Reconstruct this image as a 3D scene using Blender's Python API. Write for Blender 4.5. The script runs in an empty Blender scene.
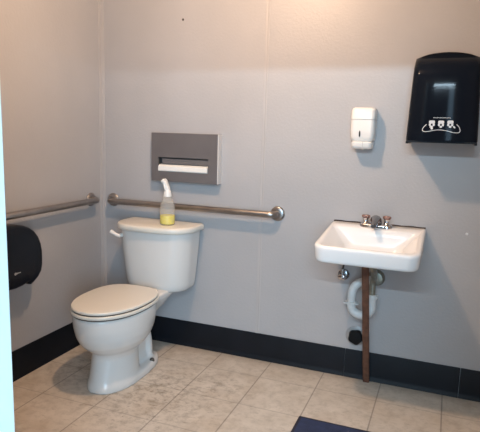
import bpy, bmesh, math, random
from mathutils import Vector, Matrix
random.seed(4)
PI = math.pi
scn = bpy.context.scene
col = scn.collection

# ------------------------------------------------------------------ materials
def mat(name, rgb, rough=.5, metal=0., spec=.5, bump=0., bscale=60., mottle=0., mscale=6., coat=0., trans=0.):
    m = bpy.data.materials.new(name); m.use_nodes = True
    nt = m.node_tree; N = nt.nodes; L = nt.links
    b = N['Principled BSDF']
    b.inputs['Base Color'].default_value = (*rgb, 1)
    b.inputs['Roughness'].default_value = rough
    b.inputs['Metallic'].default_value = metal
    b.inputs['Specular IOR Level'].default_value = spec
    b.inputs['Coat Weight'].default_value = coat
    b.inputs['Transmission Weight'].default_value = trans
    tc = N.new('ShaderNodeNewGeometry')
    if mottle:
        n = N.new('ShaderNodeTexNoise'); n.inputs['Scale'].default_value = mscale; n.inputs['Detail'].default_value = 5
        L.new(tc.outputs['Position'], n.inputs['Vector'])
        r = N.new('ShaderNodeMapRange'); r.inputs['From Min'].default_value = .3; r.inputs['From Max'].default_value = .7
        r.inputs['To Min'].default_value = 1 - mottle; r.inputs['To Max'].default_value = 1 + mottle
        L.new(n.outputs['Fac'], r.inputs['Value'])
        mx = N.new('ShaderNodeMix'); mx.data_type = 'RGBA'; mx.blend_type = 'MULTIPLY'; mx.inputs['Factor'].default_value = 1
        mx.inputs['A'].default_value = (*rgb, 1)
        L.new(r.outputs['Result'], mx.inputs['B']); L.new(mx.outputs['Result'], b.inputs['Base Color'])
    if bump:
        n = N.new('ShaderNodeTexNoise'); n.inputs['Scale'].default_value = bscale; n.inputs['Detail'].default_value = 3
        L.new(tc.outputs['Position'], n.inputs['Vector'])
        bp = N.new('ShaderNodeBump'); bp.inputs['Strength'].default_value = bump; bp.inputs['Distance'].default_value = .004
        L.new(n.outputs['Fac'], bp.inputs['Height']); L.new(bp.outputs['Normal'], b.inputs['Normal'])
    return m

M_wall = mat('frp_wall_panel', (.40, .393, .397), .42, spec=.4, bump=.3, bscale=75, mottle=.045, mscale=2.2)
M_wall_plain = mat('painted_wall', (.20, .19, .19), .7, bump=.1)
M_ceil = mat('ceiling_paint', (.42, .41, .40), .9, mottle=.03)
M_base = mat('navy_rubber_base', (.005, .0065, .010), .5, spec=.25, mottle=.2, mscale=9, bump=.05)
M_strip = mat('panel_strip', (.41, .395, .39), .45, mottle=.03)
M_corner = mat('corner_strip', (.41, .395, .39), .45, mottle=.05)
M_jamb = mat('white_door_paint', (.80, .95, .95), .5, mottle=.01)
M_porc = mat('white_porcelain', (.66, .65, .625), .22, spec=.4, coat=.1, mottle=.015, mscale=3)
M_sink = mat('sink_porcelain', (.81, .80, .79), .24, coat=.15, mottle=.015, mscale=3)
M_seat = mat('seat_plastic', (.70, .67, .60), .28, mottle=.02, mscale=3)
M_steel = mat('brushed_steel', (.35, .32, .30), .34, 1., mottle=.12, mscale=14)
M_chrome = mat('chrome', (.60, .60, .62), .12, 1., mottle=.05)
M_chrome_d = mat('chrome_dull', (.30, .30, .31), .2, 1., mottle=.2, mscale=30)
M_gray = mat('dispenser_grey_steel', (.155, .145, .148), .42, .25, mottle=.05, mscale=8)
M_gray_d = mat('dispenser_inside', (.07, .068, .066), .5, .2, mottle=.1)
M_litside = mat('bulb_lit_steel', (.62, .60, .58), .5, 0., mottle=.05)
M_paper = mat('paper', (.74, .73, .70), .8, mottle=.03, mscale=20)
M_smoke = mat('smoked_plastic', (.006, .0085, .0135), .09, spec=.07, mottle=.1)
M_black = mat('black_plastic', (.009, .0095, .012), .4, spec=.2, mottle=.1)
M_navy = mat('navy_plastic', (.0075, .010, .016), .3, spec=.14, mottle=.1)
M_ink = mat('white_ink', (.62, .64, .66), .6, mottle=.02)
M_soap = mat('soap_white_plastic', (.80, .785, .755), .3, mottle=.015)
M_soapgrey = mat('soap_grey_line', (.60, .58, .56), .5, mottle=.02)
M_pvc = mat('white_pvc', (.62, .62, .61), .35, mottle=.08, mscale=25)
M_post = mat('brown_wood_post', (.125, .052, .030), .6, mottle=.35, mscale=28, bump=.2)
M_backline = mat('dark_back_line', (.035, .026, .022), .8, mottle=.3, mscale=40)
M_acry = mat('rosy_acrylic', (.24, .125, .10), .18, spec=.6, mottle=.15, mscale=60)
M_rubber = mat('black_rubber', (.006, .006, .007), .5, spec=.2, mottle=.2)
M_esc = mat('escutcheon_grey', (.33, .33, .33), .4, .15, mottle=.15, mscale=30)
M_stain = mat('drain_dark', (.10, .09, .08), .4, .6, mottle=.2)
M_trig = mat('sprayer_white', (.78, .77, .74), .35, mottle=.02)
M_mat = mat('blue_mat', (.022, .036, .095), .75, mottle=.2, mscale=25, bump=.5, bscale=260)
M_matedge = mat('mat_border', (.017, .018, .034), .7, mottle=.1)
M_valve = mat('valve_brass_grey', (.30, .29, .24), .35, .7, mottle=.2, mscale=40)

def bottle_mat(name, rgb, tr):
    m = bpy.data.materials.new(name); m.use_nodes = True
    nt = m.node_tree; N = nt.nodes; L = nt.links
    b = N['Principled BSDF']; b.inputs['Base Color'].default_value = (*rgb, 1); b.inputs['Roughness'].default_value = .3
    n = N.new('ShaderNodeTexNoise'); n.inputs['Scale'].default_value = 40
    t = N.new('ShaderNodeBsdfTransparent'); t.inputs['Color'].default_value = (.95, .95, .93, 1)
    mx = N.new('ShaderNodeMixShader')
    r = N.new('ShaderNodeMapRange'); r.inputs['To Min'].default_value = tr - .1; r.inputs['To Max'].default_value = tr + .1
    L.new(n.outputs['Fac'], r.inputs['Value']); L.new(r.outputs['Result'], mx.inputs['Fac'])
    L.new(b.outputs[0], mx.inputs[1]); L.new(t.outputs[0], mx.inputs[2])
    L.new(mx.outputs[0], N['Material Output'].inputs['Surface'])
    return m
M_bottle = bottle_mat('cloudy_bottle_plastic', (.74, .73, .71), .76)
M_liquid = mat('yellow_liquid', (.84, .70, .0), .25, mottle=.12, mscale=60)

def floor_mat():
    m = bpy.data.materials.new('vinyl_floor_tiles'); m.use_nodes = True
    nt = m.node_tree; N = nt.nodes; L = nt.links
    b = N['Principled BSDF']; b.inputs['Roughness'].default_value = .42; b.inputs['Specular IOR Level'].default_value = .35
    g = N.new('ShaderNodeNewGeometry')
    sp = N.new('ShaderNodeSeparateXYZ'); L.new(g.outputs['Position'], sp.inputs[0])
    def math_(op, a, bb=None):
        n = N.new('ShaderNodeMath'); n.operation = op
        for i, v in enumerate((a, bb)):
            if v is None: continue
            if isinstance(v, (int, float)): n.inputs[i].default_value = v
            else: L.new(v, n.inputs[i])
        return n.outputs[0]
    T = .3048
    u = math_('DIVIDE', math_('SUBTRACT', sp.outputs['X'], .228), T)
    v = math_('DIVIDE', math_('ADD', sp.outputs['Y'], .2172), T)
    def line(c):
        f = math_('FRACT', math_('ADD', c, 40))
        d = math_('MINIMUM', f, math_('SUBTRACT', 1, f))
        r = N.new('ShaderNodeMapRange'); r.inputs['From Min'].default_value = .005; r.inputs['From Max'].default_value = .015
        r.inputs['To Min'].default_value = 1; r.inputs['To Max'].default_value = 0
        L.new(d, r.inputs['Value']); return r.outputs['Result']
    lu = line(u); lv = line(v)
    lv2 = math_('MULTIPLY', lv, .55)
    ln = math_('MAXIMUM', lu, lv2)
    # each tile its own tone
    cb = N.new('ShaderNodeCombineXYZ'); L.new(math_('FLOOR', u), cb.inputs[0]); L.new(math_('FLOOR', v), cb.inputs[1])
    wn = N.new('ShaderNodeTexWhiteNoise'); wn.noise_dimensions = '3D'; L.new(cb.outputs[0], wn.inputs['Vector'])
    def noise(scale, detail=6, rough=.6, stretch=None):
        n = N.new('ShaderNodeTexNoise'); n.inputs['Scale'].default_value = scale; n.inputs['Detail'].default_value = detail; n.inputs['Roughness'].default_value = rough
        src = g.outputs['Position']
        if stretch:
            mp = N.new('ShaderNodeMapping'); mp.inputs['Scale'].default_value = stretch; L.new(src, mp.inputs['Vector']); src = mp.outputs['Vector']
        L.new(src, n.inputs['Vector']); return n.outputs['Fac']
    def rng(v, a, bb, c, d):
        r = N.new('ShaderNodeMapRange')
        for k, x in zip(('From Min', 'From Max', 'To Min', 'To Max'), (a, bb, c, d)): r.inputs[k].default_value = x
        L.new(v, r.inputs['Value']); return r.outputs['Result']
    def mixc(fac, A, B, mode='MIX'):
        n = N.new('ShaderNodeMix'); n.data_type = 'RGBA'; n.blend_type = mode
        if isinstance(fac, (int, float)): n.inputs['Factor'].default_value = fac
        else: L.new(fac, n.inputs['Factor'])
        for k, x in (('A', A), ('B', B)):
            if isinstance(x, tuple): n.inputs[k].default_value = (*x, 1)
            else: L.new(x, n.inputs[k])
        return n.outputs['Result']
    c = mixc(rng(noise(9), .3, .7, 0, 1), (.54, .475, .40), (.66, .595, .515))
    c = mixc(rng(wn.outputs['Value'], 0, 1, 0, .30), c, (.54, .47, .39))
    # grime: blotches gathered near the toilet and in the middle, fine streaky scuffs
    def spot(x, y, r):
        d = N.new('ShaderNodeVectorMath'); d.operation = 'DISTANCE'; L.new(g.outputs['Position'], d.inputs[0]); d.inputs[1].default_value = (x, y, 0)
        return rng(d.outputs['Value'], 0, r, 1, 0)
    near = math_('MAXIMUM', math_('MAXIMUM', spot(.72, -.60, .42), spot(.30, -.45, .30)), math_('MULTIPLY', spot(.98, -.42, .22), .8))
    near = math_('ADD', math_('MULTIPLY', near, .85), .42)
    bl = math_('MULTIPLY', rng(noise(20, 9, .72), .47, .66, 0, 1), near)
    c = mixc(math_('MULTIPLY', bl, .66), c, (.19, .155, .115))
    sc = math_('MULTIPLY', rng(noise(1, 8, .78, (26, 60, 1)), .54, .66, 0, 1), near)
    c = mixc(math_('MULTIPLY', sc, .75), c, (.14, .11, .08))
    rust = math_('MULTIPLY', rng(noise(5, 3, .5), .5, .68, 0, 1), .22)
    c = mixc(rust, c, (.42, .30, .19))
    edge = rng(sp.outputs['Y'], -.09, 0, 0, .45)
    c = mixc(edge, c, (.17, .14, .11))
    c = mixc(math_('MULTIPLY', ln, .52), c, (.085, .065, .05))
    L.new(c, b.inputs['Base Color'])
    bp = N.new('ShaderNodeBump'); bp.inputs['Strength'].default_value = .12; bp.inputs['Distance'].default_value = .003
    L.new(math_('SUBTRACT', noise(60), math_('MULTIPLY', ln, .6)), bp.inputs['Height']); L.new(bp.outputs['Normal'], b.inputs['Normal'])
    return m
M_floor = floor_mat()

# ------------------------------------------------------------------ helpers
def empty(name, loc, label, cat, group=None):
    o = bpy.data.objects.new(name, None); col.objects.link(o)
    o.location = loc; o.empty_display_size = .05
    o['label'] = label; o['category'] = cat
    if group: o['group'] = group
    return o

def obj(name, bm, m, parent=None, smooth=True, bevel=0., angle=40, label=None):
    """link a bmesh given in WORLD coordinates as one object (its origin at the parent's)"""
    bmesh.ops.recalc_face_normals(bm, faces=bm.faces[:])
    me = bpy.data.meshes.new(name); bm.to_mesh(me); bm.free()
    o = bpy.data.objects.new(name, me); col.objects.link(o)
    ms = m if isinstance(m, (list, tuple)) else [m]
    for x in ms: me.materials.append(x)
    if parent:
        base = parent
        off = Vector((0, 0, 0))
        while base: off += base.location; base = base.parent
        me.transform(Matrix.Translation(-off)); o.parent = parent
    if smooth:
        me.shade_smooth()
        if angle: me.set_sharp_from_angle(angle=math.radians(angle))
    if bevel:
        b = o.modifiers.new('bevel', 'BEVEL'); b.width = bevel; b.segments = 3; b.limit_method = 'ANGLE'; b.angle_limit = math.radians(35)
    if label: o['label'] = label
    return o

def struct(name, bm, m, **k):
    o = obj(name, bm, m, **k); o['kind'] = 'structure'; return o

def box(bm, x0, x1, y0, y1, z0, z1):
    vs = [bm.verts.new((x, y, z)) for z in (z0, z1) for y in (y0, y1) for x in (x0, x1)]
    for f in ((0, 1, 3, 2), (4, 5, 7, 6), (0, 1, 5, 4), (2, 3, 7, 6), (0, 2, 6, 4), (1, 3, 7, 5)):
        bm.faces.new([vs[i] for i in f])
    return bm

def rings(bm, rs, cap0=True, cap1=True):
    L = [[bm.verts.new(p) for p in r] for r in rs]
    n = len(L[0])
    for a, b in zip(L, L[1:]):
        for i in range(n):
            bm.faces.new((a[i], a[(i + 1) % n], b[(i + 1) % n], b[i]))
    if cap0: bm.faces.new(L[0])
    if cap1: bm.faces.new(L[-1])
    return bm

def frame(d):
    d = Vector(d).normalized()
    a = Vector((0, 0, 1)) if abs(d.z) < .9 else Vector((1, 0, 0))
    u = d.cross(a).normalized(); return u, u.cross(d).normalized()

def lathe(bm, o, d, prof, n=28):
    """prof: list of (distance along d, radius)"""
    o = Vector(o); d = Vector(d).normalized(); u, v = frame(d)
    rs = [[o + d * h + (u * math.cos(2 * PI * i / n) + v * math.sin(2 * PI * i / n)) * max(r, 1e-4) for i in range(n)] for h, r in prof]
    return rings(bm, rs)

def smooth_path(pts, per=8):
    P = [Vector(p) for p in pts]; out = []
    for i in range(len(P) - 1):
        p0 = P[max(i - 1, 0)]; p1 = P[i]; p2 = P[i + 1]; p3 = P[min(i + 2, len(P) - 1)]
        for k in range(per):
            t = k / per
            out.append(.5 * ((2 * p1) + (p2 - p0) * t + (2 * p0 - 5 * p1 + 4 * p2 - p3) * t * t + (3 * p1 - p0 - 3 * p2 + p3) * t ** 3))
    out.append(P[-1]); return out

def tube(bm, pts, r, n=16, close=False):
    P = [Vector(p) for p in pts]; rr = r if isinstance(r, (list, tuple)) else [r] * len(P)
    u = None; rs = []
    for i, p in enumerate(P):
        if close: d = (P[(i + 1) % len(P)] - P[i - 1]).normalized()
        else: d = (P[min(i + 1, len(P) - 1)] - P[max(i - 1, 0)]).normalized()
        if u is None: u, v = frame(d)
        else:
            u = (u - d * u.dot(d)).normalized(); v = u.cross(d)
        rs.append([p + (u * math.cos(2 * PI * k / n) + v * math.sin(2 * PI * k / n)) * rr[i] for k in range(n)])
    if close: rs.append(rs[0])
    return rings(bm, rs, not close, not close)

def corner_arc(p0, p1, p2, r, n=8):
    """round the corner p1"""
    a = (Vector(p0) - Vector(p1)).normalized(); b = (Vector(p2) - Vector(p1)).normalized(); c = Vector(p1)
    s = c + a * r; e = c + b * r
    return [(1 - t) ** 2 * s + 2 * t * (1 - t) * (c + (a + b) * r * .10) + t * t * e for t in [i / n for i in range(n + 1)]]

def rrect(x0, x1, y0, y1, r, z, n=6, rb=None):
    """rounded rectangle ring; r = radius at the y0 (front) corners, rb at the y1 corners; z number or function of y"""
    rb = r if rb is None else rb
    pts = []
    for cx, cy, q, a in ((x1 - rb, y1 - rb, rb, 0), (x0 + rb, y1 - rb, rb, 1), (x0 + r, y0 + r, r, 2), (x1 - r, y0 + r, r, 3)):
        for i in range(n + 1):
            t = (a + i / n) * PI / 2
            pts.append((cx + q * math.cos(t), cy + q * math.sin(t)))
    zz = z if callable(z) else (lambda y: z)
    return [Vector((x, y, zz(y))) for x, y in pts]

def egg(xc, ym, yf, yb, hw, z, n=48, ef=2., eb=2.):
    """egg outline: widest at ym, front tip yf (negative side), back end yb"""
    pts = []
    for i in range(n):
        t = 2 * PI * i / n; c, s = math.cos(t), math.sin(t)
        e = ef if s < 0 else eb
        x = hw * math.copysign(abs(c) ** (2 / e), c)
        y = (ym - yf if s < 0 else yb - ym) * math.copysign(abs(s) ** (2 / e), s)
        pts.append(Vector((xc + x, ym + y, z)))
    return pts

# ------------------------------------------------------------------ room shell
RX = 2.55; DY = -2.10; CZ = 2.46; HD = 2.03
bm = box(bmesh.new(), -.1, RX + .1, -4.2, .1, -.08, 0); struct('floor', bm, M_floor, smooth=False)
bm = box(bmesh.new(), -.1, RX + .1, DY - .12, .1, CZ, CZ + .08); struct('ceiling', bm, M_ceil, smooth=False)
bm = box(bmesh.new(), -.1, RX + .1, 0, .1, 0, CZ); struct('wall_back', bm, M_wall, smooth=False)
bm = box(bmesh.new(), -.1, 0, DY - .12, 0, 0, CZ); struct('wall_left', bm, M_wall, smooth=False)
bm = box(bmesh.new(), RX, RX + .1, DY - .12, 0, 0, CZ); struct('wall_right', bm, M_wall, smooth=False)
DX0, DX1 = 1.286, 2.24
bm = bmesh.new()
box(bm, 0, DX0, DY - .12, DY, 0, CZ); box(bm, DX1, RX, DY - .12, DY, 0, CZ); box(bm, DX0, DX1, DY - .12, DY, HD + .02, CZ)
struct('wall_front', bm, M_wall_plain, smooth=False)
# white door frame lining the opening (its left jamb is the bright strip at the picture's edge)
bm = bmesh.new()
J = .021
box(bm, DX0, DX0 + J, DY - .14, DY + .02, 0, HD + .02); box(bm, DX1 - J, DX1, DY - .14, DY + .02, 0, HD + .02); box(bm, DX0 + J, DX1 - J, DY - .14, DY + .02, HD, HD + .02)
for y0, y1 in ((DY - .14, DY - .12), (DY, DY + .02)):
    box(bm, DX0 - .07, DX0, y0, y1, 0, HD + .09); box(bm, DX1, DX1 + .07, y0, y1, 0, HD + .09); box(bm, DX0, DX1, y0, y1, HD + .02, HD + .09)
struct('trim_1', bm, M_jamb, smooth=False, bevel=.003)
# strips that hide the wall panel joints
XS = 1.0454
bm = bmesh.new()
rings(bm, [[Vector((XS + x, y, z)) for x, y in ((-.011, 0), (-.010, -.0012), (-.002, -.0016), (0, -.0008), (.002, -.0016), (.010, -.0012), (.011, 0))] for z in (.15, CZ)])
struct('trim_2', bm, M_strip, angle=25)
bm = bmesh.new()
rings(bm, [[Vector((x, y, z)) for x, y in ((0, 0), (0, -.022), (.003, -.021), (.0055, -.0055), (.021, -.003), (.022, 0))] for z in (.15, CZ)])
struct('trim_3', bm, M_corner, angle=25)
# cove base: flat with a small toe at the floor
HB = .155
def cove(axis, a, b):
    prof = [(0, 0), (.016, 0), (.0145, .006), (.009, .016), (.0065, .03), (.006, HB - .006), (.004, HB - .001), (0, HB)]
    mk = (lambda s, d, z: Vector((s, -d, z))) if axis == 'x' else (lambda s, d, z: Vector((d, s, z)))
    return rings(bmesh.new(), [[mk(s, d, z) for d, z in prof] for s in (a, b)])
struct('baseboard_back', cove('x', 0, 1.553), M_base, angle=30)
struct('baseboard_back.001', cove('x', 1.5545, 2.130), M_base, angle=30)
struct('baseboard_back.002', cove('x', 2.132, RX), M_base, angle=30)
struct('baseboard_left', cove('y', -.006, DY + .02), M_base, angle=30)

# ------------------------------------------------------------------ toilet
TX = .474
toilet = empty('toilet', (TX, -.45, 0), 'white two-piece toilet with lid down, in the corner under the grab bars', 'toilet')
bm = bmesh.new()
# front pedestal swelling into the bowl
bx = TX - .008
R = [egg(bx, -.55, -.735, -.40, .120, 0), egg(bx, -.55, -.735, -.40, .120, .03), egg(bx, -.55, -.728, -.41, .110, .05),
     egg(bx, -.55, -.712, -.41, .104, .11), egg(bx, -.55, -.700, -.41, .102, .165), egg(TX, -.55, -.706, -.39, .108, .192),
     egg(TX, -.55, -.742, -.36, .134, .218), egg(TX, -.55, -.778, -.33, .156, .250), egg(TX, -.55, -.800, -.31, .170, .29),
     egg(TX, -.55, -.813, -.30, .177, .335), egg(TX, -.55, -.818, -.30, .180, .38), egg(TX, -.55, -.816, -.30, .180, .40), egg(TX, -.55, -.812, -.30, .176, .407), egg(TX, -.55, -.80, -.31, .15, .408)]
rings(bm, R)
# trapway behind the pedestal
R = [egg(bx, -.36, -.56, -.255, .066, .02, ef=2.6, eb=2.6), egg(bx, -.36, -.56, -.27, .050, .10, ef=2.6, eb=2.6), egg(TX, -.36, -.58, -.27, .050, .20, ef=2.6, eb=2.6),
     egg(TX, -.34, -.60, -.21, .070, .29, ef=2.6, eb=2.8), egg(TX, -.30, -.58, -.11, .108, .360, ef=2.6, eb=3.4), egg(TX, -.28, -.56, -.06, .118, .38, ef=2.6, eb=4), egg(TX, -.28, -.56, -.06, .118, .407, ef=2.6, eb=4)]
rings(bm, R)
# foot flange
R = [egg(bx, -.47, -.735, -.215, .120, 0, ef=2.4, eb=2.6), egg(bx, -.47, -.735, -.215, .120, .030, ef=2.4, eb=2.6), egg(bx, -.47, -.728, -.222, .112, .042, ef=2.4, eb=2.6)]
rings(bm, R)
# shallow bulge of the trapway on each side
for s in (-1, 1):
    P = smooth_path([(bx + s * .034, -.47, .19), (bx + s * .040, -.41, .235), (bx + s * .040, -.345, .215), (bx + s * .040, -.315, .14), (bx + s * .042, -.31, .05)], 6)
    tube(bm, P, .030, 14)
o = obj('bowl', bm, M_porc, toilet, angle=0)
r = o.modifiers.new('blend', 'REMESH'); r.mode = 'VOXEL'; r.voxel_size = .0065; r.use_smooth_shade = True
s_ = o.modifiers.new('soften', 'SMOOTH'); s_.factor = .6; s_.iterations = 7
bm = bmesh.new()
for s in (-1, 1): pass
for s in (-1, 1):
    b2 = lathe(bmesh.new(), (TX - .008 + s * .096, -.35, .036), (0, 0, 1), [(0, .014), (.010, .013), (.016, .008), (.018, .001)], 16)
    obj('bolt_cap', b2, M_stain, toilet)
bm.free()
# seat ring and lid
def slab(yf, yb, hw, z0, z1, rr, dome=0.):
    rs = []
    for k in range(5):
        a = k / 4 * PI / 2; q = rr * (1 - math.sin(a)); z = z0 + rr * (1 - math.cos(a)) if False else z0 + rr - rr * math.cos(a)
        rs.append(egg(TX, -.555, yf + q, yb - q, hw - q, z, ef=2.08, eb=2.9))
    for k in range(5):
        a = k / 4 * PI / 2; q = rr * (1 - math.cos(a)); z = z1 - rr + rr * math.sin(a)
        rs.append(egg(TX, -.555, yf + q, yb - q, hw - q, z, ef=2.08, eb=2.9))
    if dome:
        for f in (.8, .6, .4, .2, .02):
            rs.append(egg(TX, -.555, -.555 + (yf + rr + .555) * f, -.555 + (yb - rr + .555) * f, (hw - rr) * f, z1 + dome * (1 - f * f), ef=2.08, eb=2.9))
    return rings(bmesh.new(), rs)
obj('seat', slab(-.824, -.335, .184, .4125, .429, .0060), M_seat, toilet, angle=60)
obj('seat_lid', slab(-.820, -.335, .181, .4345, .450, .0065, .006), M_seat, toilet, angle=60)
for s in (-1, 1):
    bm = lathe(bmesh.new(), (TX + s * .075 - .022, -.322, .427), (1, 0, 0), [(0, .008), (.002, .0115), (.042, .0115), (.044, .008)], 18)
    box(bm, TX + s * .075 - .020, TX + s * .075 + .020, -.334, -.308, .404, .422)
    obj('hinge', bm, M_seat, toilet)
bm = slab(-.817, -.340, .176, .406, .4135, .001)  # recessed dark slabs stand in for the shade in the seat and lid gaps
obj('gap_shade', bm, M_stain, toilet, angle=30)
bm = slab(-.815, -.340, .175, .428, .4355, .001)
obj('gap_shade', bm, M_stain, toilet, angle=30)
# tank: tapers downwards, bowed front
def dens(p, n, k_=8):                  # extra points along the straight sides so a bow stays smooth
    out = []
    for i, v in enumerate(p):
        out.append(v)
        if i % (n + 1) == n:
            w = p[(i + 1) % len(p)]
            for k in range(1, k_): out.append(v.lerp(w, k / k_))
    return out
def tring(hw, yf, yb, z, bow, r):
    p = dens(rrect(TX - hw, TX + hw, yf, yb, r, z, n=9, rb=min(r, .022)), 9)
    m = (yf + yb) / 2
    for v in p:
        k = 1 - min(1, ((v.x - TX) / hw) ** 2)
        if v.y < m: v.y -= bow * k
    return p
R = [tring(.155, -.185, -.06, .388, .018, .06), tring(.176, -.202, -.05, .391, .022, .075), tring(.190, -.212, -.04, .402, .026, .085), tring(.197, -.216, -.036, .432, .028, .088),
     tring(.206, -.224, -.034, .52, .031, .09), tring(.216, -.232, -.032, .64, .034, .09), tring(.222, -.236, -.030, .735, .035, .09)]
obj('tank', rings(bmesh.new(), R), M_porc, toilet, angle=50)
R = [tring(.224, -.238, -.030, .732, .036, .09), tring(.236, -.250, -.024, .734, .038, .105), tring(.241, -.255, -.022, .740, .039, .11), tring(.241, -.255, -.022, .757, .039, .11),
     tring(.238, -.252, -.024, .764, .039, .108), tring(.230, -.244, -.030, .7675, .038, .10), tring(.15, -.18, -.08, .7695, .02, .045), tring(.03, -.15, -.11, .770, .0, .009)]
obj('tank_lid', rings(bmesh.new(), R), M_seat, toilet, angle=50)
bm = bmesh.new()
tube(bm, [(TX - .178, -.205, .694), (TX - .186, -.246, .694)], .011, 14)
P = smooth_path([(TX - .178, -.252, .692), (TX - .200, -.256, .698), (TX - .218, -.258, .706), (TX - .234, -.258, .714)], 5)
tube(bm, P, [.0095] * 8 + [.009 + .003 * (i / 8) for i in range(8)], 12)
lathe(bm, P[-1], (P[-1] - P[-2]), [(-.002, .0115), (.003, .0105), (.006, .006), (.007, .001)], 12)
obj('flush_lever', bm, M_soap, toilet, angle=50)

# ------------------------------------------------------------------ spray bottle on the tank lid
BX, BY, BZ = .553, -.172, .7705
sb = empty('spray_bottle', (BX, BY, BZ), 'cloudy plastic spray bottle with yellow liquid standing on the toilet tank', 'bottle')
prof = [(0, .034), (.003, .0400), (.010, .0415), (.085, .0425), (.105, .0410), (.120, .0365), (.135, .0300), (.150, .0240), (.165, .0195), (.182, .0165)]
obj('bottle_body', lathe(bmesh.new(), (BX, BY, BZ), (0, 0, 1), prof, 36), M_bottle, sb, angle=70)
obj('liquid', lathe(bmesh.new(), (BX, BY, BZ + .0025), (0, 0, 1), [(0, .034), (.006, .0405), (.047, .0412), (.050, .0405), (.0505, .001)], 32), M_liquid, sb)
bm = bmesh.new()
lathe(bm, (BX, BY, BZ + .168), (0, 0, 1), [(-.012, .0210), (-.010, .0228), (.010, .0200), (.022, .0175), (.024, .0160)], 28)
obj('cap', bm, M_trig, sb)
# sprayer head: neck leaning to the left, nozzle at the end facing the room
bm = bmesh.new()
R = []
for t, hx, hy, dx, dy in ((0, .0145, .0150, 0, 0), (.014, .0140, .016, -.002, 0), (.030, .0120, .020, -.007, -.003), (.045, .0110, .024, -.012, -.006), (.056, .0100, .024, -.015, -.008), (.063, .0075, .020, -.016, -.008), (.066, .003, .012, -.016, -.008)):
    R.append([Vector((BX + dx + hx * math.copysign(abs(math.cos(a)) ** .8, math.cos(a)), BY + dy + hy * math.copysign(abs(math.sin(a)) ** .8, math.sin(a)), BZ + .190 + t)) for a in [2 * PI * i / 24 for i in range(24)]])
rings(bm, R)
obj('spray_head', bm, M_trig, sb, angle=60)
bm = lathe(bmesh.new(), (BX - .013, BY - .022, BZ + .243), (-.3, -1, 0), [(0, .0070), (.008, .0080), (.013, .0075), (.014, .003)], 16)
obj('nozzle', bm, M_trig, sb)
P = smooth_path([(BX - .012, BY - .018, BZ + .236), (BX - .009, BY - .022, BZ + .222), (BX - .006, BY - .022, BZ + .206), (BX - .004, BY - .019, BZ + .192)], 5)
obj('trigger', tube(bmesh.new(), P, [.0065 - .0002 * i for i in range(len(P))], 10), M_trig, sb)

# ------------------------------------------------------------------ grab bars
def grab_bar(label, mk, s0, s1, z):
    """mk(s, d, z): s along the wall, d out from it"""
    t = empty('grab_bar', mk((s0 + s1) / 2, 0, z), label, 'grab bar', 'steel grab bars on the toilet walls')
    r = .0175; D = .060; q_ = .034
    path = [mk(s0, .006, z)] + corner_arc(mk(s0, 0, z), mk(s0, D, z), mk(s1, D, z), q_) + corner_arc(mk(s0, D, z), mk(s1, D, z), mk(s1, 0, z), q_) + [mk(s1, .006, z)]
    obj('rail', tube(bmesh.new(), path, r, 22), M_steel, t, angle=60)
    for s in (s0, s1):
        n = mk(0, 1, 0) - mk(0, 0, 0)
        obj('flange', lathe(bmesh.new(), mk(s, 0, z), n, [(0, .040), (.003, .041), (.007, .0395), (.011, .034), (.013, .024), (.014, .018)], 32), M_steel, t, angle=50)
    return t
grab_bar('steel grab bar on the back wall, running behind the spray bottle above the tank', lambda s, d, z: Vector((s, -d, z)), .080, 1.142, .857)
grab_bar('steel grab bar on the left side wall, passing above the black toilet paper dispenser', lambda s, d, z: Vector((d, s, z)), -.122, -1.17, .866)

# ------------------------------------------------------------------ seat cover dispenser
X0, X1, Z0, Z1, YD = .378, .797, .998, 1.275, -.052
sc = empty('seat_cover_dispenser', ((X0 + X1) / 2, 0, Z0), 'flat grey metal seat cover dispenser with a wide slot, on the wall above the toilet', 'dispenser')
SX0, SX1, SZ0, SZ1 = .424, .739, 1.055, 1.135
bm = bmesh.new()
def frontface(bm, y, xs, zs, hole):
    V = {(i, k): bm.verts.new((x, y, z)) for i, x in enumerate(xs) for k, z in enumerate(zs)}
    for i in range(len(xs) - 1):
        for k in range(len(zs) - 1):
            if (i, k) == hole: continue
            bm.faces.new((V[i, k], V[i + 1, k], V[i + 1, k + 1], V[i, k + 1]))
    return V
xs = [X0, SX0, SX1, X1]; zs = [Z0, SZ0, SZ1, Z1]
V = frontface(bm, YD, xs, zs, (1, 1))
# sides back to the wall
outer = [V[i, 0] for i in range(4)] + [V[3, k] for k in (1, 2, 3)] + [V[i, 3] for i in (2, 1, 0)] + [V[0, k] for k in (2, 1)]
bk = [bm.verts.new((v.co.x, 0, v.co.z)) for v in outer]
for i in range(len(outer)):
    j = (i + 1) % len(outer); bm.faces.new((outer[i], outer[j], bk[j], bk[i]))
# slot walls
hole = [V[1, 1], V[2, 1], V[2, 2], V[1, 2]]
hb = [bm.verts.new((v.co.x, -.012, v.co.z)) for v in hole]
for i in range(4):
    j = (i + 1) % 4; f = bm.faces.new((hole[i], hole[j], hb[j], hb[i])); f.material_index = 1
f = bm.faces.new(hb); f.material_index = 1
obj('housing', bm, [M_gray, M_gray_d], sc, smooth=False, bevel=.002)
bm = box(bmesh.new(), X1 - .001, X1 + .004, YD + .002, -.001, Z0 + .001, Z1 - .001)  # pale colour here paints the bulb's light on the right side face
obj('lit_side', bm, M_litside, sc, smooth=False, bevel=.001, label='right steel side with the bulb light painted on as pale colour')
b2 = box(bmesh.new(), SX0 + .022, SX1 - .001, YD + .008, YD + .011, 1.0985, 1.128)
obj('inner_flap', b2, M_gray, sc, smooth=False)
obj('mounting_plate', box(bmesh.new(), X0 + .02, X1 - .02, -.006, -.0005, Z0 + .02, Z1 - .02), M_gray_d, sc, smooth=False)
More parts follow.
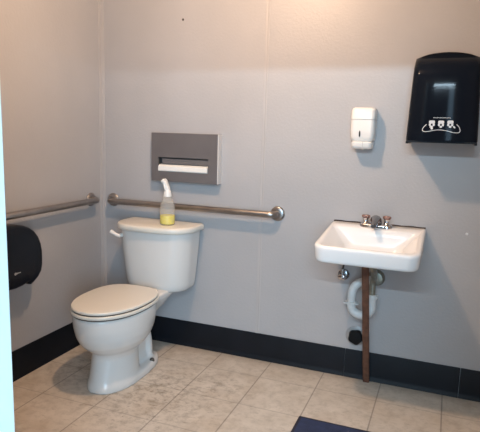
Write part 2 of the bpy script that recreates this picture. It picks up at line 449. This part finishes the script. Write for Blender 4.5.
pp = empty('paper_seat_covers', ((SX0 + SX1) / 2, -.03, SZ0), 'white folded paper seat covers showing in the slot of the grey dispenser', 'paper')
bm = bmesh.new()
R = []
for i in range(13):
    x = SX0 + .002 + (SX1 - SX0 - .004) * i / 12
    w = .0012 * math.sin(i * 1.7)
    R.append([Vector((x, -.014, SZ0 + .0005)), Vector((x, YD - .001 + w, SZ0 + .0005)), Vector((x, YD - .006 + w, SZ0 + .006)), Vector((x, YD - .004 + w, SZ0 + .030)), Vector((x, YD + .010, SZ0 + .039)), Vector((x, -.014, SZ0 + .041))])
rings(bm, R)
obj('paper_stack', bm, M_paper, pp, angle=25)

# ------------------------------------------------------------------ soap dispenser
SXc = 1.5825
sd = empty('soap_dispenser', (SXc, 0, 1.22), 'small white plastic soap dispenser on the wall above the sink', 'dispenser')
def sring(hw, d, z, r=.022, back=0.):
    return rrect(SXc - hw, SXc + hw, -d, -back, r, z, n=6, rb=.004)
R = [sring(.044, .080, 1.262, .02), sring(.052, .088, 1.268), sring(.0555, .094, 1.285), sring(.058, .098, 1.32), sring(.058, .098, 1.368)]
obj('lower_cover', rings(bmesh.new(), R), M_soap, sd, angle=50)
R = [sring(.0555, .095, 1.3685), sring(.0555, .095, 1.371)]
obj('seam', rings(bmesh.new(), R), M_soapgrey, sd, angle=50)
R = [sring(.058, .098, 1.3712), sring(.0575, .096, 1.405), sring(.056, .092, 1.418), sring(.052, .084, 1.425), sring(.046, .075, 1.4275)]
obj('upper_cover', rings(bmesh.new(), R), M_soap, sd, angle=50)
R = [sring(.036, .060, 1.226, .016, .02), sring(.046, .086, 1.229, .02, .012), sring(.050, .096, 1.240, .022, .006), sring(.051, .097, 1.258, .022, .004), sring(.047, .088, 1.263, .02, .006)]
obj('push_bar', rings(bmesh.new(), R), M_soap, sd, angle=50)
bm = bmesh.new()
rings(bm, [[Vector((SXc - .010 + .0035 * math.cos(a), y, 1.300 + .016 * math.copysign(abs(math.sin(a)) ** .7, math.sin(a)))) for a in [2 * PI * i / 16 for i in range(16)]] for y in (-.0955, -.0990)])
obj('level_window', bm, M_black, sd)
bm = box(bmesh.new(), SXc + .006, SXc + .0085, -.0985, -.09, 1.228, 1.262)
obj('push_slot', bm, M_soapgrey, sd, smooth=False)
bm = lathe(bmesh.new(), (SXc + .006, -.062, 1.230), (0, 0, -1), [(0, .008), (.006, .006), (.008, .003)], 14)
obj('spout', bm, M_soapgrey, sd)

# ------------------------------------------------------------------ paper towel dispenser
PX = 1.949
pt = empty('paper_towel_dispenser', (PX, 0, 1.26), 'large dark smoked plastic paper towel dispenser with white pictograms, to the right above the sink', 'dispenser')
def pdepth(z):
    t = (z - 1.268) / (1.672 - 1.268)
    d = .216 - .125 * (z - 1.268) ** 2
    q = max(0, (t - .72) / .28)
    return d - .125 * q ** 2.4
def pwidth(z):
    t = (z - 1.268) / (1.672 - 1.268)
    w = .1515 - .014 * t
    return w
def pring(z, shrink=0., n=9):
    hw = pwidth(z) - shrink; d = pdepth(z) - shrink * .5
    p = dens(rrect(PX - hw, PX + hw, -d, -.004, min(.030, d * .4), z, n=n, rb=.003), n)
    for v in p:
        k = 1 - min(1, ((v.x - PX) / hw) ** 2)
        if v.y < -d * .5: v.y -= .016 * k
    return p
zs = [1.274, 1.280, 1.30, 1.33, 1.36, 1.40, 1.44, 1.48, 1.52, 1.555, 1.58, 1.60, 1.615, 1.63, 1.64, 1.648]
R = [pring(1.274, .003)] + [pring(z) for z in zs[1:]]
# arched top
top = zs[-1]
for f, sh in ((.4, .006), (.75, .014), (1.0, .026)):
    p = pring(top, sh)
    for v in p:
        k = 1 - min(1, ((v.x - PX) / (pwidth(top))) ** 2)
        v.z = top + f * (.004 + .020 * k)
    R.append(p)
obj('cover', rings(bmesh.new(), R), M_smoke, pt, angle=55)
bm = bmesh.new()
box(bm, PX - .140, PX + .140, -.012, -.0005, 1.276, 1.650)
obj('mounting_plate', bm, M_black, pt, smooth=False, bevel=.003)
bm = bmesh.new()
for s in (-1, 1):
    box(bm, PX + s * .143 - .006, PX + s * .143 + .006, -.222, -.010, 1.263, 1.276)
box(bm, PX - .143, PX + .143, -.224, -.216, 1.269, 1.277)
obj('bottom_lip', bm, M_black, pt, smooth=False, bevel=.002)
b2 = lathe(bmesh.new(), (PX - .004, -.10, 1.668), (0, 0, 1), [(0, .010), (.006, .009), (.008, .005)], 14)
obj('latch', b2, M_black, pt)
# white pictograms on the cover 
def cover_y(x, z):
    hw = pwidth(z); return -(pdepth(z) + .016 * (1 - ((x - PX) / hw) ** 2)) - .0012
def ink(bm, poly):
    f = bm.faces.new([bm.verts.new((x, cover_y(x, z), z)) for x, z in poly]); return f
def blob(bm, cx, cz, hw, hh, e=4, n=20, rot=0):
    pts = []
    for i in range(n):
        a = 2 * PI * i / n; c, s = math.cos(a), math.sin(a)
        x = hw * math.copysign(abs(c) ** (2 / e), c); z = hh * math.copysign(abs(s) ** (2 / e), s)
        pts.append((cx + x * math.cos(rot) - z * math.sin(rot), cz + x * math.sin(rot) + z * math.cos(rot)))
    ink(bm, pts)
bm = bmesh.new()
for cx, cz in ((1.906, 1.353), (1.944, 1.353), (1.982, 1.354)):
    # a towel panel with a dark notch, and a hand reaching under it
    blob(bm, cx, cz + .0075, .0125, .0070)
    blob(bm, cx - .008, cz - .004, .0045, .0060, 3)
    blob(bm, cx + .008, cz - .004, .0045, .0060, 3)
    blob(bm, cx, cz - .0125, .0055, .0045, 2.4)
blob(bm, 1.907, 1.333, .0050, .0055, 2.2); blob(bm, 1.902, 1.340, .006, .003, 2, rot=.5)
blob(bm, 1.999, 1.340, .0060, .0035, 2, rot=-.8)
# row of fine marks above
for i in range(15):
    x = 1.912 + .0048 * i
    blob(bm, x, 1.3795 + .0006 * math.sin(i * 2.1), .0017, .0016 + .0005 * (i % 3 == 0), 3, 8)
# swooping outline
O = [(1.884, 1.350), (1.873, 1.338), (1.868, 1.326), (1.874, 1.319), (1.892, 1.319), (1.918, 1.325), (1.944, 1.327), (1.972, 1.323), (1.998, 1.317), (2.018, 1.317), (2.024, 1.325), (2.019, 1.340), (2.008, 1.352)]
S = smooth_path([(x, 0, z) for x, z in O], 6)
for a, b in zip(S, S[1:]):
    d = (b - a).normalized(); nx, nz = -d.z * .0013, d.x * .0013
    ink(bm, [(a.x + nx, a.z + nz), (b.x + nx, b.z + nz), (b.x - nx, b.z - nz), (a.x - nx, a.z - nz)])
obj('pictograms', bm, M_ink, pt, smooth=False, label='white pictograms of hands pulling towels inside a swoop line')

# ------------------------------------------------------------------ toilet paper dispenser on the left wall
tp = empty('toilet_paper_dispenser', (0, -.87, .53), 'black rounded jumbo toilet paper dispenser on the left wall, cut by the door frame', 'dispenser')
YC = -.854
half = [(0, .848), (.03, .8465), (.065, .840), (.10, .826), (.132, .804), (.158, .772), (.174, .735), (.182, .695), (.183, .655), (.181, .620), (.172, .588), (.150, .562), (.116, .540), (.102, .535), (.100, .553), (.085, .551), (.04, .541), (0, .538)]
outl = [(YC + a * 1.02, z - .020) for a, z in half] + [(YC - a * 1.02, z - .020) for a, z in half[-2:0:-1]]
def tpring(x, k, dz=0):
    return [Vector((x, YC + (y - YC) * k, .69 + (z - .69) * k)) for y, z in outl]
R = [tpring(.002, .985), tpring(.06, .995), tpring(.095, 1), tpring(.108, .985), tpring(.117, .955), tpring(.121, .90), tpring(.1235, .6), tpring(.124, .02)]
obj('cover', rings(bmesh.new(), R), M_navy, tp, angle=45)
obj('mounting_plate', box(bmesh.new(), .0005, .012, YC - .14, YC + .14, .60, .80), M_black, tp, smooth=False)
bm = bmesh.new()
rings(bm, [[Vector((x, y, z)) for y, z in ((-.868, .592), (-.852, .5975), (-.832, .5985), (-.832, .6015), (-.853, .6020), (-.866, .6055), (-.872, .600))] for x in (.1225, .1262)])
obj('emblem', bm, M_esc, tp, smooth=False, label='tiny pale emblem')

# ------------------------------------------------------------------ sink
KX0, KX1, KF, KB = 1.450, 1.914, -.462, -.006
sink = empty('sink', ((KX0 + KX1) / 2, KB, .70), 'small white wall-hung sink with rounded apron and chrome faucet', 'sink')
def rimz(y):
    t = max(0, min(1, (y + .462) / .40))
    return .801 + .045 * t
def ring_s(x0, x1, y0, y1, r, z, rb=.008):
    p = dens(rrect(x0, x1, y0, y1, r, z, n=8, rb=rb), 8, 12)
    if callable(z):
        for q in p: q.z = z(q.y)
    return p
def off(dz): return lambda y: rimz(y) + dz
R = [ring_s(KX0 + .05, KX1 - .05, KF + .05, KB - .03, .05, .7245),
     ring_s(KX0 + .014, KX1 - .014, KF + .014, KB, .05, .7245),
     ring_s(KX0 + .008, KX1 - .008, KF + .007, KB, .052, .729),
     ring_s(KX0 + .005, KX1 - .005, KF + .004, KB, .054, .738),
     ring_s(KX0 + .001, KX1 - .001, KF + .001, KB, .055, off(-.020)),
     ring_s(KX0, KX1, KF, KB, .055, off(-.010)),
     ring_s(KX0 + .003, KX1 - .003, KF + .003, KB, .054, off(-.003)),
     ring_s(KX0 + .010, KX1 - .010, KF + .010, KB - .004, .050, off(0)),
     ring_s(KX0 + .022, KX1 - .022, KF + .022, KB - .100, .045, off(-.002), .02),
     ring_s(KX0 + .030, KX1 - .030, KF + .029, KB - .106, .042, off(-.008), .022),
     ring_s(KX0 + .058, KX1 - .058, KF + .042, KB - .112, .042, off(-.040), .03),
     ring_s(KX0 + .090, KX1 - .090, KF + .062, KB - .122, .045, off(-.075), .04),
     ring_s(KX0 + .105, KX1 - .105, KF + .085, KB - .135, .05, .716, .05),
     ring_s(KX0 + .130, KX1 - .130, KF + .120, KB - .160, .06, .708, .06),
     ring_s(KX0 + .185, KX1 - .185, KF + .165, KB - .210, .03, .702, .03)]
n0 = len(R[0])
obj('basin', rings(bmesh.new(), R), M_sink, sink, angle=60)
# underside belly of the bowl
R = [ring_s(KX0 + .06, KX1 - .06, KF + .07, KB - .11, .06, .728, .06), ring_s(KX0 + .08, KX1 - .08, KF + .09, KB - .125, .06, .710, .06), ring_s(KX0 + .12, KX1 - .12, KF + .13, KB - .16, .06, .697, .06), ring_s(KX0 + .18, KX1 - .18, KF + .18, KB - .21, .03, .692, .03)]
obj('bowl_underside', rings(bmesh.new(), R), M_sink, sink, angle=60)
obj('drain', lathe(bmesh.new(), (1.702, -.262, .7015), (0, 0, 1), [(0, .024), (.003, .023), (.004, .018), (.002, .004)], 24), M_chrome_d, sink)
bm = bmesh.new()  # thin dark strip along the sink's back edge at the wall
N_ = 24
pts = [(KX0 + .004 + (KX1 - KX0 - .008) * i / N_) for i in range(N_ + 1)]
rings(bm, [[Vector((x, -.0015, .838)), Vector((x, -.0085 - .0012 * math.sin(i * 1.9), .838)), Vector((x, -.0085, .8478 + .0010 * math.sin(i * 2.3))), Vector((x, -.001, .8512 + .0010 * math.sin(i * 1.3)))] for i, x in enumerate(pts)])
obj('back_line', bm, M_backline, sink, angle=30, label='dark line along the back edge')
# faucet, a part of the sink
FX, FY, FZ = 1.677, -.066, .8425
bm = bmesh.new()
R = [rrect(FX - .080, FX + .080, FY - .027, FY + .027, .026, FZ - .001), rrect(FX - .080, FX + .080, FY - .027, FY + .027, .026, FZ + .010), rrect(FX - .076, FX + .076, FY - .023, FY + .023, .022, FZ + .016), rrect(FX - .03, FX + .03, FY - .012, FY + .012, .01, FZ + .020)]
rings(bm, R)
fc = obj('faucet', bm, M_chrome, sink, angle=40, label='chrome two-handle faucet with rosy knobs')
fc_off = Vector(sink.location)
def sub(name, bm, m, **k):
    o = obj(name, bm, m, sink, **k); o.parent = fc; return o
bm = bmesh.new()
R = []
for y, z, hw, hh in ((.020, .020, .026, .014), (.005, .030, .029, .024), (-.015, .036, .028, .025), (-.040, .036, .023, .019), (-.070, .030, .0155, .012), (-.095, .023, .0140, .010), (-.105, .018, .012, .008)):
    R.append([Vector((FX + hw * math.cos(a), FY + y, FZ + z + hh * math.sin(a))) for a in [2 * PI * i / 24 for i in range(24)]])
rings(bm, R)
lathe(bm, (FX, FY - .092, FZ + .022), (0, -.1, -1), [(0, .010), (.014, .0095), (.015, .006)], 18)
sub('spout', bm, M_chrome_d, angle=50)
for s in (-1, 1):
    bm = lathe(bmesh.new(), (FX + s * .051, FY, FZ + .012), (0, 0, 1), [(0, .021), (.005, .019), (.010, .0125), (.024, .0115), (.030, .014), (.032, .010)], 22)
    sub('stem', bm, M_chrome, angle=50)
    bm = bmesh.new()
    prof = [(0, .010), (.003, .0165), (.007, .0195), (.013, .0195), (.017, .0165), (.018, .010)]
    n = 24; R = []
    for h, r in prof:
        R.append([Vector((FX + s * .051 + r * (1 + .07 * math.cos(6 * a)) * math.cos(a), FY + r * (1 + .07 * math.cos(6 * a)) * math.sin(a), FZ + .041 + h)) for a in [2 * PI * i / 48 for i in range(48)]])
    rings(bm, R)
    kb = sub('knob', bm, M_acry, angle=40)

# ------------------------------------------------------------------ under the sink
tr = empty('drain_trap', (1.68, -.10, .37), 'white plastic drain trap curving behind the brown post under the sink', 'pipe')
TY = -.098
P = [(1.703, -.262, .690), (1.702, -.256, .672), (1.697, -.180, .632), (1.690, TY - .018, .585), (1.686, TY - .010, .540), (1.686, TY - .010, .492)]
bm = tube(bmesh.new(), smooth_path(P, 5), .0160, 18)
obj('tailpiece', bm, M_valve, tr, label='dull greenish metal tailpiece')
arc = [(1.686, TY - .008, .505), (1.686, TY - .006, .452)]
for i in range(0, 13):
    a = i / 12 * PI
    arc.append((1.635 + .051 * math.cos(a), TY - .006 + .006 * i / 12, .434 - .047 * math.sin(a)))
arc.append((1.584, TY, .446))
obj('trap_bend', tube(bmesh.new(), arc, .0225, 20), M_pvc, tr, angle=60)
arm = [(1.584, TY, .434), (1.584, TY, .486), (1.588, TY + .003, .514), (1.602, TY + .008, .540), (1.624, TY + .022, .552), (1.650, TY + .045, .556), (1.676, TY + .07, .562), (1.690, -.003, .566)]
obj('wall_arm', tube(bmesh.new(), smooth_path(arm, 5), .0215, 20), M_pvc, tr, angle=60)
for c, d in (((1.584, TY, .436), (.05, 0, 1)), ((1.686, TY - .008, .484), (0, 0, 1))):
    bm = bmesh.new()
    u = Vector(d).normalized(); n = 48
    rs = []
    for h, r in ((0, .0250), (.002, .0285), (.016, .0280), (.018, .0250)):
        rs.append([Vector(c) + u * h + Vector((math.cos(a), math.sin(a), 0)) * r * (1 + .05 * (math.cos(12 * a) > .2)) for a in [2 * PI * i / n for i in range(n)]])
    rings(bm, rs)
    obj('slip_nut', bm, M_pvc, tr, angle=35)
# flat wing of the left nut
bm = box(bmesh.new(), 1.547, 1.622, TY - .018, TY + .018, .4395, .4465)
obj('nut_wing', bm, M_pvc, tr, smooth=False, bevel=.003)
obj('escutcheon', lathe(bmesh.new(), (1.690, 0, .566), (0, -1, 0), [(0, .044), (.004, .043), (.012, .036), (.030, .034), (.032, .022)], 26), M_valve, tr)

def shutoff(x, z, label, m1, m2, out):
    t = empty('shutoff_valve', (x, 0, z), label, 'valve')
    obj('escutcheon', lathe(bmesh.new(), (x, 0, z), (0, -1, 0), [(0, .030), (.004, .029), (.009, .020), (.010, .009)], 22), m1, t)
    bm = tube(bmesh.new(), [(x, -.004, z), (x, -out + .022, z)], .0085, 14)
    lathe(bm, (x, -out + .034, z), (0, -1, 0), [(0, .011), (.004, .0145), (.020, .0145), (.024, .011)], 16)
    tube(bm, [(x, -out + .024, z + .008), (x, -out + .024, z + .040)], .0080, 12)
    obj('valve_body', bm, m2, t)
    bm = bmesh.new()
    rs = []
    for h, k in ((0, .8), (.003, 1.), (.010, 1.), (.013, .8), (.014, .3)):
        rs.append([Vector((x + .021 * k * math.cos(a), -out + .010 - h, z + .0145 * k * math.sin(a))) for a in [2 * PI * i / 28 for i in range(28)]])
    rings(bm, rs)
    obj('valve_handle', bm, M_chrome, t)
    P = smooth_path([(x, -out + .024, z + .034), (x + .004, -out + .024, z + .060), (x + (.02 if x < 1.6 else -.006), -.060, z + .090), (x + (.06 if x < 1.6 else .02), -.058, z + .135)], 6)
    obj('supply_tube', tube(bmesh.new(), P, .0052, 10), M_stain, t)
shutoff(1.521, .563, 'chrome shutoff valve to the left of the brown post under the sink', M_chrome_d, M_chrome, .066)

cl = empty('cleanout_plug', (1.604, 0, .232), 'black plug in a pale wall ring low under the sink beside the brown post', 'plug')
obj('wall_ring', lathe(bmesh.new(), (1.604, 0, .234), (0, -1, 0), [(0, .054), (.002, .054), (.005, .048), (.006, .030)], 30), M_esc, cl)
bm = bmesh.new()
rs = []
for h, r in ((.004, .036), (.010, .039), (.026, .038), (.034, .033), (.036, .012)):
    rs.append([Vector((1.606 + r * (1 + .07 * math.cos(5 * a + .6)) * math.cos(a), -h, .232 + r * (1 + .07 * math.cos(5 * a + .6)) * math.sin(a))) for a in [2 * PI * i / 40 for i in range(40)]])
rings(bm, rs)
obj('plug', bm, M_rubber, cl, angle=40)

# brown post propping the sink
a = Vector((1.677, -.0285, .001)); b = Vector((1.660, -.236, .692))
bm = bmesh.new()
n = 20; rs = []
for k in range(13):
    t = k / 12; p = a.lerp(b, t); w = .0004 * math.sin(k * 2.1)
    rs.append([p + Vector((.0170 * math.copysign(abs(math.cos(q)) ** .6, math.cos(q)) + w, .011 * math.copysign(abs(math.sin(q)) ** .6, math.sin(q)), 0)) for q in [2 * PI * i / n for i in range(n)]])
rings(bm, rs)
o = obj('wooden_post', bm, M_post, None, angle=40)
o['label'] = 'slim brown wooden post propping the sink up from the floor'; o['category'] = 'post'

# ------------------------------------------------------------------ mat
mx = empty('floor_mat', (1.80, -.95, 0), 'dark blue mat with a darker border lying on the tiled floor', 'mat')
R = [rrect(1.444, 2.16, -1.40, -.517, .006, .0003), rrect(1.444, 2.16, -1.40, -.517, .006, .004), rrect(1.452, 2.152, -1.392, -.525, .006, .006)]
obj('border', rings(bmesh.new(), R), M_matedge, mx, angle=30)
R = [rrect(1.458, 2.146, -1.386, -.533, .004, .004), rrect(1.458, 2.146, -1.386, -.533, .004, .0078), rrect(1.464, 2.140, -1.380, -.539, .004, .0085)]
obj('pile', rings(bmesh.new(), R), M_mat, mx, angle=30)

# wall screws
for x, z, lab, m in ((2.100, .836, 'small pale wall anchor between the sink and the towel dispenser', M_ink), (.548, 1.900, 'small dark screw head high on the back wall above the grey dispenser', M_stain)):
    o = obj('wall_screw', lathe(bmesh.new(), (x, 0, z), (0, -1, 0), [(0, .0065), (.002, .006), (.003, .003)], 14), m)
    o['label'] = lab; o['category'] = 'screw'

# ------------------------------------------------------------------ light
def light(name, kind, loc, energy, color, **k):
    l = bpy.data.lights.new(name, kind); l.energy = energy; l.color = color
    for a_, v_ in k.items(): setattr(l, a_, v_)
    o = bpy.data.objects.new(name, l); col.objects.link(o); o.location = loc; return o
light('ceiling_bulb', 'POINT', (1.10, -1.02, 2.27), 53, (1.0, .665, .43), shadow_soft_size=.04)
# long cool tube in the corridor, shining in under the door head
L = light('corridor_tube', 'AREA', (2.1, -3.75, 2.305), 62, (.62, .84, 1.0), shape='RECTANGLE', size=1.7, size_y=.03)
L.rotation_euler = (math.radians(90 - 22), 0, 0)
# soft daylight from the corridor's window wall behind the camera
D = light('corridor_daylight', 'AREA', (3.25, -4.4, 1.35), 148, (.50, .785, 1.05), shape='RECTANGLE', size=2.2, size_y=2.0)
D.rotation_euler = (math.radians(90), 0, 0)
w = bpy.data.worlds.new('World'); scn.world = w; w.use_nodes = True
w.node_tree.nodes['Background'].inputs['Color'].default_value = (.75, .88, 1, 1)
w.node_tree.nodes['Background'].inputs['Strength'].default_value = .03

# ------------------------------------------------------------------ camera
cd = bpy.data.cameras.new('camera'); cam = bpy.data.objects.new('camera', cd); col.objects.link(cam)
cd.sensor_fit = 'HORIZONTAL'; cd.sensor_width = 36; cd.lens = 532.7 * 36 / 480; cd.clip_start = .02
r = Vector((.93027, .365811, .027903)); u = Vector((-.083607, .137331, .98699)); f = Vector((-.35722, .920501, -.158339))
m = Matrix.Identity(4)
for i in range(3): m[i][0] = r[i]; m[i][1] = u[i]; m[i][2] = -f[i]
m.translation = Vector((1.99219, -2.76124, 1.29973))
cam.matrix_world = m
scn.camera = cam
scn.view_settings.view_transform = 'Standard'
scn.view_settings.exposure = .22
